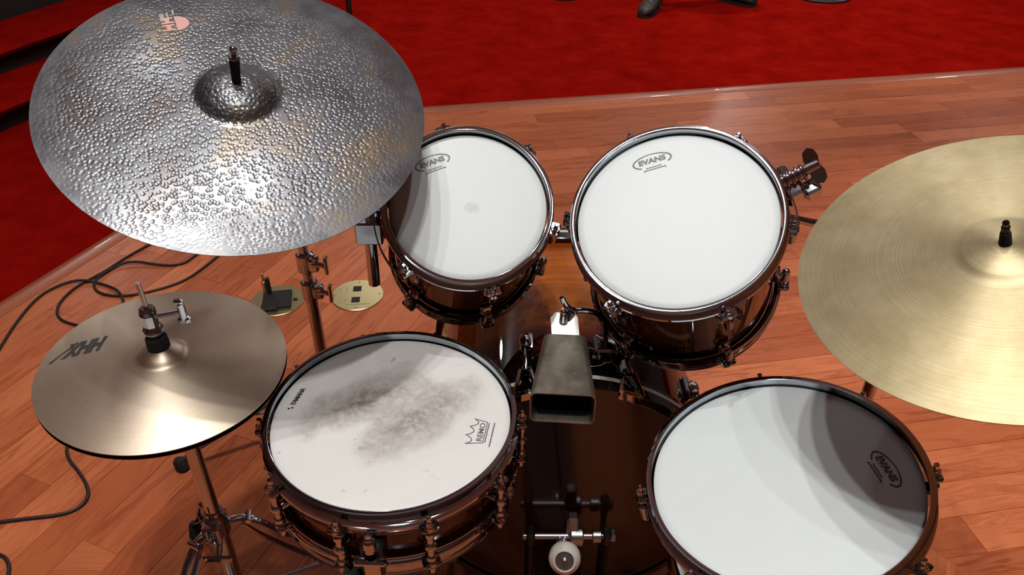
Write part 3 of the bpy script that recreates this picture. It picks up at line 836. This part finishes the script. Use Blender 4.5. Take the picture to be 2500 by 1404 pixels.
tripod(hs, o, hx, hy, .325, .055, .30, (12, 128, 245), .0062)
MB().tube([(0, 0, .05), (0, 0, .80), (-.001, 0, .842)], lambda t: .0036, 10).build('pull_rod', SATIN, hs)
cl = MB().cyl((0, 0, .722), (0, 0, .748), .0165, .0155, 20, .003).build('clutch_felt', FELT, hs)
MB().cyl((0, 0, .748), (0, 0, .760), .0115, .0135, 18, .002).cyl((0, 0, .760), (0, 0, .768), .0145, .012, 18, .002).cyl((0, 0, .766), (0, 0, .790), .011, .0125, 8, .002).cyl((0, 0, .788), (0, 0, .800), .0125, .0105, 18, .002).build('clutch', CHROME, hs)
MB().cyl((.008, 0, .783), (.046, .004, .789), .004, None, 10).box((.048, .004, .790), (.010, .014, .036), None, .004).box((.046, .004, .806), (.014, .010, .010), None, .003).box((.048, .004, .774), (.018, .012, .014), None, .004).build('clutch_wing_screw', CHROME, hs)
MB().box((.0, -.10, .012), (.085, .26, .008), None, .003).build('footboard', SATIN, hs)

# ride stand
rx, ry = -.4635, 1.5
o = Vector((rx, ry, 0))
rs_ = thing('cymbal_stand', 'chrome tripod stand holding the hammered ride and the smallest tom', 'stand', o)
MB().cyl((0, 0, .05), (0, 0, .43), .0145, None, 18, .001).build('lower_tube', CHROME, rs_)
MB().cyl((0, 0, .42), (0, 0, .96), .011, None, 18, .001).build('upper_tube', CHROME, rs_)
def joint(t, z, zz=.02):
    m = MB().cyl((0, 0, z - .028), (0, 0, z + .022), .0195, None, 18, .004)
    m.box((.022, -.012, z), (.024, .026, .034), None, .005)
    m.cyl((.02, -.02, z + .004), (.05, -.03, z + .008), .0065, None, 12, .001)
    m.sphere((.03, -.024, z + zz), .009, 12)
    m.box((.054, -.03, z + .008), (.008, .020, .044), None, .003)
    return m.build('height_clamp', CHROME, t)
joint(rs_, .425, .016); joint(rs_, .50, .022)
tripod(rs_, o, rx, ry, .20, .03, .382, (204.8, 300, 30), .0058)
nR = Vector((.202, -.362, .91)).normalized(); cR = Vector((-.393, 1.093, 1.037)) - o
MB().tube([Vector((0, 0, .95)), Vector((.01, -.06, .965)), cR - nR * .03], .0075, 12).build('boom_arm', CHROME, rs_)
MB().cyl(Vector((0, -.02, .955)), Vector((0, .03, .955)), .02, None, 18, .003).build('tilter', CHROME, rs_)
MB().cyl(cR - nR * .03, cR + nR * .098, .0034, None, 12).build('cymbal_post', CHROME, rs_)
MB().cyl(cR + nR * .014, cR + nR * .0405, .014, .012, 16, .002).build('felt_washer', FELT, rs_) if False else None
MB().cyl(cR + nR * .041, cR + nR * .084, .0062, .0072, 14, .001).build('post_sleeve', FELT, rs_)
MB().cyl(cR + nR * .084, cR + nR * .089, .0082, None, 14, .001).sphere(cR + nR * .099, .0055, 14).build('post_tip', CHROME, rs_)
# arm to the small tom: bar, square block, hanging tube
q0 = Vector((-.24, 1.165, .785)) - o; q1 = Vector((0, 0, .66))
BROWNSTEEL = CHROME
MB().tube([q1, Vector((.10, -.16, .72)), q0 + Vector((-.03, .04, 0))], .0125, 12).build('tom_arm', CHROME, rs_)
bk = MB().box(q0, (.046, .044, .042), Euler((0, 0, R_(10))).to_matrix().to_4x4() if False else None, .003).build('tom_clamp_block', CHROME, rs_)
MB().cyl(q0 + Vector((-.004, 0, -.115)), q0 + Vector((-.002, 0, -.01)), .0105, None, 16, .001).build('down_tube', CHROME, rs_)
MB().cyl(q0 + Vector((.010, 0, .018)), q0 + Vector((.012, 0, .036)), .009, None, 12, .002).box(q0 + Vector((.012, 0, .046)), (.034, .012, .016), None, .004).build('wing_nut', CHROME, bk)
MB().cyl(q0 + Vector((.02, -.002, .01)), q0 + Vector((.052, -.012, .004)), .006, None, 12).build('mount_rod', CHROME, rs_)

# crash stand
cx_, cy_ = .75, 1.25
o = Vector((cx_, cy_, 0))
cs = thing('cymbal_stand', 'chrome tripod stand under the dull gold crash cymbal', 'stand', o)
MB().cyl((0, 0, .05), (0, 0, .45), .0145, None, 18, .001).build('lower_tube', CHROME, cs)
MB().cyl((0, 0, .44), (0, 0, .80), .011, None, 18, .001).build('upper_tube', CHROME, cs)
joint(cs, .46)
tripod(cs, o, cx_, cy_, .22, .03, .26, (30, 150, 270), .0058)
nC = Vector((-.369, -.14, .919)).normalized(); cC = Vector((.575, .782, .971)) - o
MB().tube([Vector((0, 0, .79)), Vector((-.02, -.06, .82)), cC - nC * .03], .0075, 12).build('boom_arm', CHROME, cs)
MB().cyl(Vector((0, -.02, .795)), Vector((0, .03, .795)), .02, None, 18, .003).build('tilter', CHROME, cs)
MB().cyl(cC - nC * .03, cC + nC * .060, .0030, None, 12, .001).build('cymbal_post', SATIN, cs)
MB().cyl(cC + nC * .026, cC + nC * .046, .0070, .0058, 14, .002).build('post_sleeve', FELT, cs)
MB().cyl(cC + nC * .046, cC + nC * .055, .0048, None, 6, .001).sphere(cC + nC * .059, .0040, 10).build('post_tip', DARKBRONZE, cs)
MB().tube([Vector((0, 0, .70)), Vector((-.12, -.005, .735)), Vector((.49, 1.22, .77)) - o, Vector((.455, 1.20, .80)) - o], .0075, 12, 1).build('tom_arm', CHROME, cs)

# snare stand
o = Vector((-.185, .87, 0))
ss = thing('snare_stand', 'chrome basket stand under the stained snare drum', 'stand', o)
MB().cyl((0, 0, .06), (0, 0, .44), .0125, None, 16, .001).build('tube', CHROME, ss)
for a in (20, 140, 260):
    d = Vector((math.cos(R_(a)), math.sin(R_(a)), 0))
    ar = MB().tube([Vector((0, 0, .44)), d * .09 + Vector((0, 0, .47)), d * .19 + Vector((0, 0, .490)), d * .203 + Vector((0, 0, .53))], .006, 8, 1).build('basket_arm', CHROME, ss)
    MB().cyl(d * .203 + Vector((0, 0, .495)), d * .203 + Vector((0, 0, .535)), .010, .011, 12, .002).build('rubber_grip', RUBBER, ar)
tripod(ss, o, -.185, .87, .24, .03, .26, (200, 320, 80), .0055)

# ---------------------------------------------------------------- brass floor boxes
def plate(x, y, a, label, mat, opened):
    t = thing('floor_box', label, 'floor box', tr(x, y, 0) @ rotz(a))
    pl = MB().lathe([(0, 0), (.083, 0), (.083, .003), (.081, .0045), (0, .0045)], 64).build('cover_plate', mat, t)
    for k in range(4):
        an = k * PI / 2
        MB().cyl((.069 * math.cos(an), .069 * math.sin(an), .0044), (.069 * math.cos(an), .069 * math.sin(an), .0054), .0036, .003, 10).build('screw', BRASS2, pl)
    return t, pl
DARKHOLE = plain('black_socket', (.006, .006, .005), .6)
t, pl = plate(-.491, 2.064, R_(4), 'brass round floor outlet plate with two square black sockets', BRASS, False)
for y in (.032, -.028): MB().box((-.003, y, .0048), (.026, .028, .0016), None, .0005).build('socket', DARKHOLE, pl)
for y in (.030, -.028):
    MB().lathe([(.010, .0045), (.0105, .0050), (.0115, .0050), (.012, .0045)], 20, tr(-.045, y, 0)).build('knockout_ring', BRASS2, pl)
MB().box((.004, -.052, .0047), (.075, .0015, .0006)).build('groove', BRASS2, pl)
t, pl = plate(-.738, 2.035, R_(2), 'brass round floor outlet plate with raised black lid, behind the hi-hats', BRASS2, True)
MB().box((.0, -.004, .008), (.088, .088, .012), rotz(R_(8)), .002).build('open_socket', DARKHOLE, pl)
MB().box((-.020, -.045, .010), (.05, .03, .012), rotz(R_(8)), .002).build('socket_step', DARKHOLE, pl)
MB().cyl((-.040, .030, .0), (-.042, .032, .055), .0085, .008, 14, .001).cyl((-.042, .032, .055), (-.043, .033, .085), .004, .0035, 10, .001).build('plug', BRASS, t)
MB().cyl((-.028, .026, .0), (-.028, .026, .07), .0075, None, 12, .001).build('plug', DARKHOLE, t)
MB().cyl((.050, .0, .006), (.062, .0, .006), .004, None, 10, .001).build('latch', DARKHOLE, t)

# ---------------------------------------------------------------- cables
CABLE = plain('black_cable', (.018, .012, .012), .5)
def cable(pts, label, r=.0042):
    def hgt(k): return r + .0002
    m = MB().tube([(x, y, (z if z else 0) + r + .0002) for x, y, z in pts], r, 8, 2)
    tag(m.build('cable', CABLE), label, 'cable', 'black cables on the stage floor')
Z = 0
cable([(-1.47, 1.68, 0), (-1.486, 1.793, 0), (-1.502, 1.919, 0), (-1.502, 2.046, 0), (-1.469, 2.114, 0), (-1.401, 2.139, .009), (-1.32, 2.121, 0), (-1.247, 2.073, .009), (-1.211, 2.013, 0), (-1.20, 1.93, 0)],
      'black cable arching from the left picture edge to behind the hi-hats')
cable([(-1.19, 2.47, 0), (-1.264, 2.363, 0), (-1.311, 2.284, 0), (-1.353, 2.185, 0), (-1.403, 2.114, 0), (-1.419, 2.035, 0), (-1.406, 1.971, 0), (-1.37, 1.929, 0), (-1.324, 1.909, 0), (-1.24, 1.88, 0), (-1.17, 1.75, 0), (-1.15, 1.55, 0), (-1.117, 1.407, 0), (-1.092, 1.366, 0), (-1.047, 1.326, 0), (-1.008, 1.282, 0), (-.99, 1.245, 0), (-1.001, 1.215, 0), (-1.032, 1.197, 0), (-1.111, 1.186, 0), (-1.162, 1.177, 0), (-1.3, 1.16, 0)],
      'longest black cable, passing under the hi-hats to the left edge')
cable([(-1.04, 2.38, 0), (-1.083, 2.289, 0), (-1.101, 2.239, 0), (-1.166, 2.229, 0), (-1.284, 2.251, .009), (-1.336, 2.209, 0), (-1.353, 2.137, .009), (-1.347, 2.102, 0), (-1.302, 2.064, 0), (-1.233, 2.053, 0), (-1.152, 2.08, 0), (-1.066, 2.137, 0), (-1.026, 2.221, 0), (-.98, 2.35, 0)],
      'black cable bent into a loop on the planks below the ride')
cable([(-1.22, 1.12, 0), (-1.118, 1.092, 0), (-1.092, 1.078, 0), (-1.068, 1.04, 0), (-1.065, .95, 0)], 'short bit of black cable in the bottom left corner')

# ---------------------------------------------------------------- beyond the stage
def mic_stand(x, y, br, label, h=1.3):
    t = thing('microphone_stand', label, 'stand', (x, y, CZ), 'black stands on the red carpet')
    MB().lathe([(0, 0), (br, 0), (br, .012), (br * .93, .022), (.03, .032), (0, .032)], 48).build('base', BLACKM, t)
    MB().cyl((0, 0, .03), (0, 0, h * .55), .0155, None, 14).cyl((0, 0, h * .55), (0, 0, h), .011, None, 14).build('pole', BLACKM, t)
    MB().cyl((0, 0, h * .53), (0, 0, h * .6), .02, None, 14, .004).build('clutch', BLACKM, t)
mic_stand(2.36, 6.28, .225, 'wide black round stand base at the top edge, right of the shoes')
mic_stand(.40, 6.28, .15, 'black round stand base at the top edge, left of the shoes')
mic_stand(-.90, 4.5, .14, 'black pole rising behind the right rim of the ride')
# standing person, only the shoes reach into the picture
SKIN = NT('clothes_and_skin')
_v = SKIN.obj(); _z = SKIN.node('ShaderNodeSeparateXYZ', ins={0: _v}).outputs[2]
SKIN.set(Base_Color=SKIN.ramp(SKIN.math('DIVIDE', _z, 2.0), [(.0, (.012, .010, .010)), (.50, (.012, .010, .010)), (.501, (.03, .03, .035)), (.735, (.03, .03, .035)), (.74, (.45, .27, .2)), (.86, (.45, .27, .2)), (.87, (.03, .02, .012))], 'CONSTANT'), Roughness=.8)
def person(px, py):
    t = thing('person', 'person standing at the top edge, only dark shoes showing', 'person', (px, py, CZ))
    J = {'pel': (0, 0, .95), 'chest': (0, 0, 1.25), 'neck': (0, 0, 1.47), 'head': (0, -.01, 1.58), 'top': (0, 0, 1.70)}
    V = []; Rr = []; E = []; ix = {}
    def v(n, p, r): ix[n] = len(V); V.append(p); Rr.append(r)
    v('pel', J['pel'], .15); v('chest', J['chest'], .16); v('neck', J['neck'], .06); v('head', J['head'], .085); v('top', J['top'], .07)
    E += [('pel', 'chest'), ('chest', 'neck'), ('neck', 'head'), ('head', 'top')]
    for s, fx, fy in ((-1, -.31, -.16), (1, .29, .10)):
        v('hip%d' % s, (s * .1, 0, .88), .1); v('kn%d' % s, (s * .1 + (fx - s * .1) * .5, -.05, .48), .07); v('an%d' % s, (fx, fy, .10), .05)
        E += [('pel', 'hip%d' % s), ('hip%d' % s, 'kn%d' % s), ('kn%d' % s, 'an%d' % s)]
        v('sh%d' % s, (s * .19, 0, 1.38), .07); v('el%d' % s, (s * .26, .03, 1.10), .05); v('wr%d' % s, (s * .27, -.08, .86), .036); v('hd%d' % s, (s * .27, -.12, .78), .03)
        E += [('chest', 'sh%d' % s), ('sh%d' % s, 'el%d' % s), ('el%d' % s, 'wr%d' % s), ('wr%d' % s, 'hd%d' % s)]
    me = bpy.data.meshes.new('body'); me.from_pydata(V, [(ix[a], ix[b]) for a, b in E], [])
    o = link('body', me, t)
    md = o.modifiers.new('skin', 'SKIN'); md.use_smooth_shade = True
    for i, r in enumerate(Rr): me.skin_vertices[0].data[i].radius = (r, r)
    for d in me.skin_vertices[0].data: d.use_root = False
    me.skin_vertices[0].data[0].use_root = True
    sb = o.modifiers.new('sub', 'SUBSURF'); sb.levels = 1; sb.render_levels = 2
    me.materials.append(SKIN.m)
    SHOE = NT('dark_brown_shoe'); SHOE.set(Base_Color=SHOE.ramp(SHOE.noise(SHOE.obj(), 45, 3), [(.4, (.008, .006, .004)), (.7, (.05, .042, .026))]), Roughness=.55)
    for fx, fy, a in ((-.31, -.14, R_(-118)), (.29, .10, R_(-40))):
        M = tr(fx, fy, 0) @ rotz(a)
        secs = [(-.085, .03, .08), (-.07, .048, .11), (0, .052, .12), (.05, .054, .105), (.10, .06, .085), (.16, .06, .068), (.20, .046, .052), (.22, .022, .036)]
        m = MB(); n = 14
        for x, w, h_ in secs:
            for k in range(n):
                q = 2 * PI * k / n; m.v.append(tuple(M @ Vector((x, w * math.cos(q), max(.012, .012 + h_ * (.5 + .5 * math.sin(q)))))))
        for i in range(len(secs) - 1):
            for k in range(n): m.f.append((i * n + k, i * n + (k + 1) % n, (i + 1) * n + (k + 1) % n, (i + 1) * n + k))
        m.f.append(tuple(range(n))[::-1]); m.f.append(tuple(range((len(secs) - 1) * n, len(secs) * n)))
        sh = m.build('shoe', SHOE.m, t, 60)
        MB().prism([(-.09, -.036), (.0, -.048), (.12, -.06), (.205, -.043), (.227, 0), (.205, .043), (.12, .06), (.0, .048), (-.09, .036)], 0, .016, M).build('sole', RUBBER, sh, 30)
        for k in range(3): MB().tube([M @ Vector((.055 + k * .025, -.036, .098 - k * .010)), M @ Vector((.055 + k * .025, 0, .118 - k * .010)), M @ Vector((.055 + k * .025, .036, .098 - k * .010))], .005, 6, 1).build('lace', BLACKM, sh)
person(1.33, 6.03)
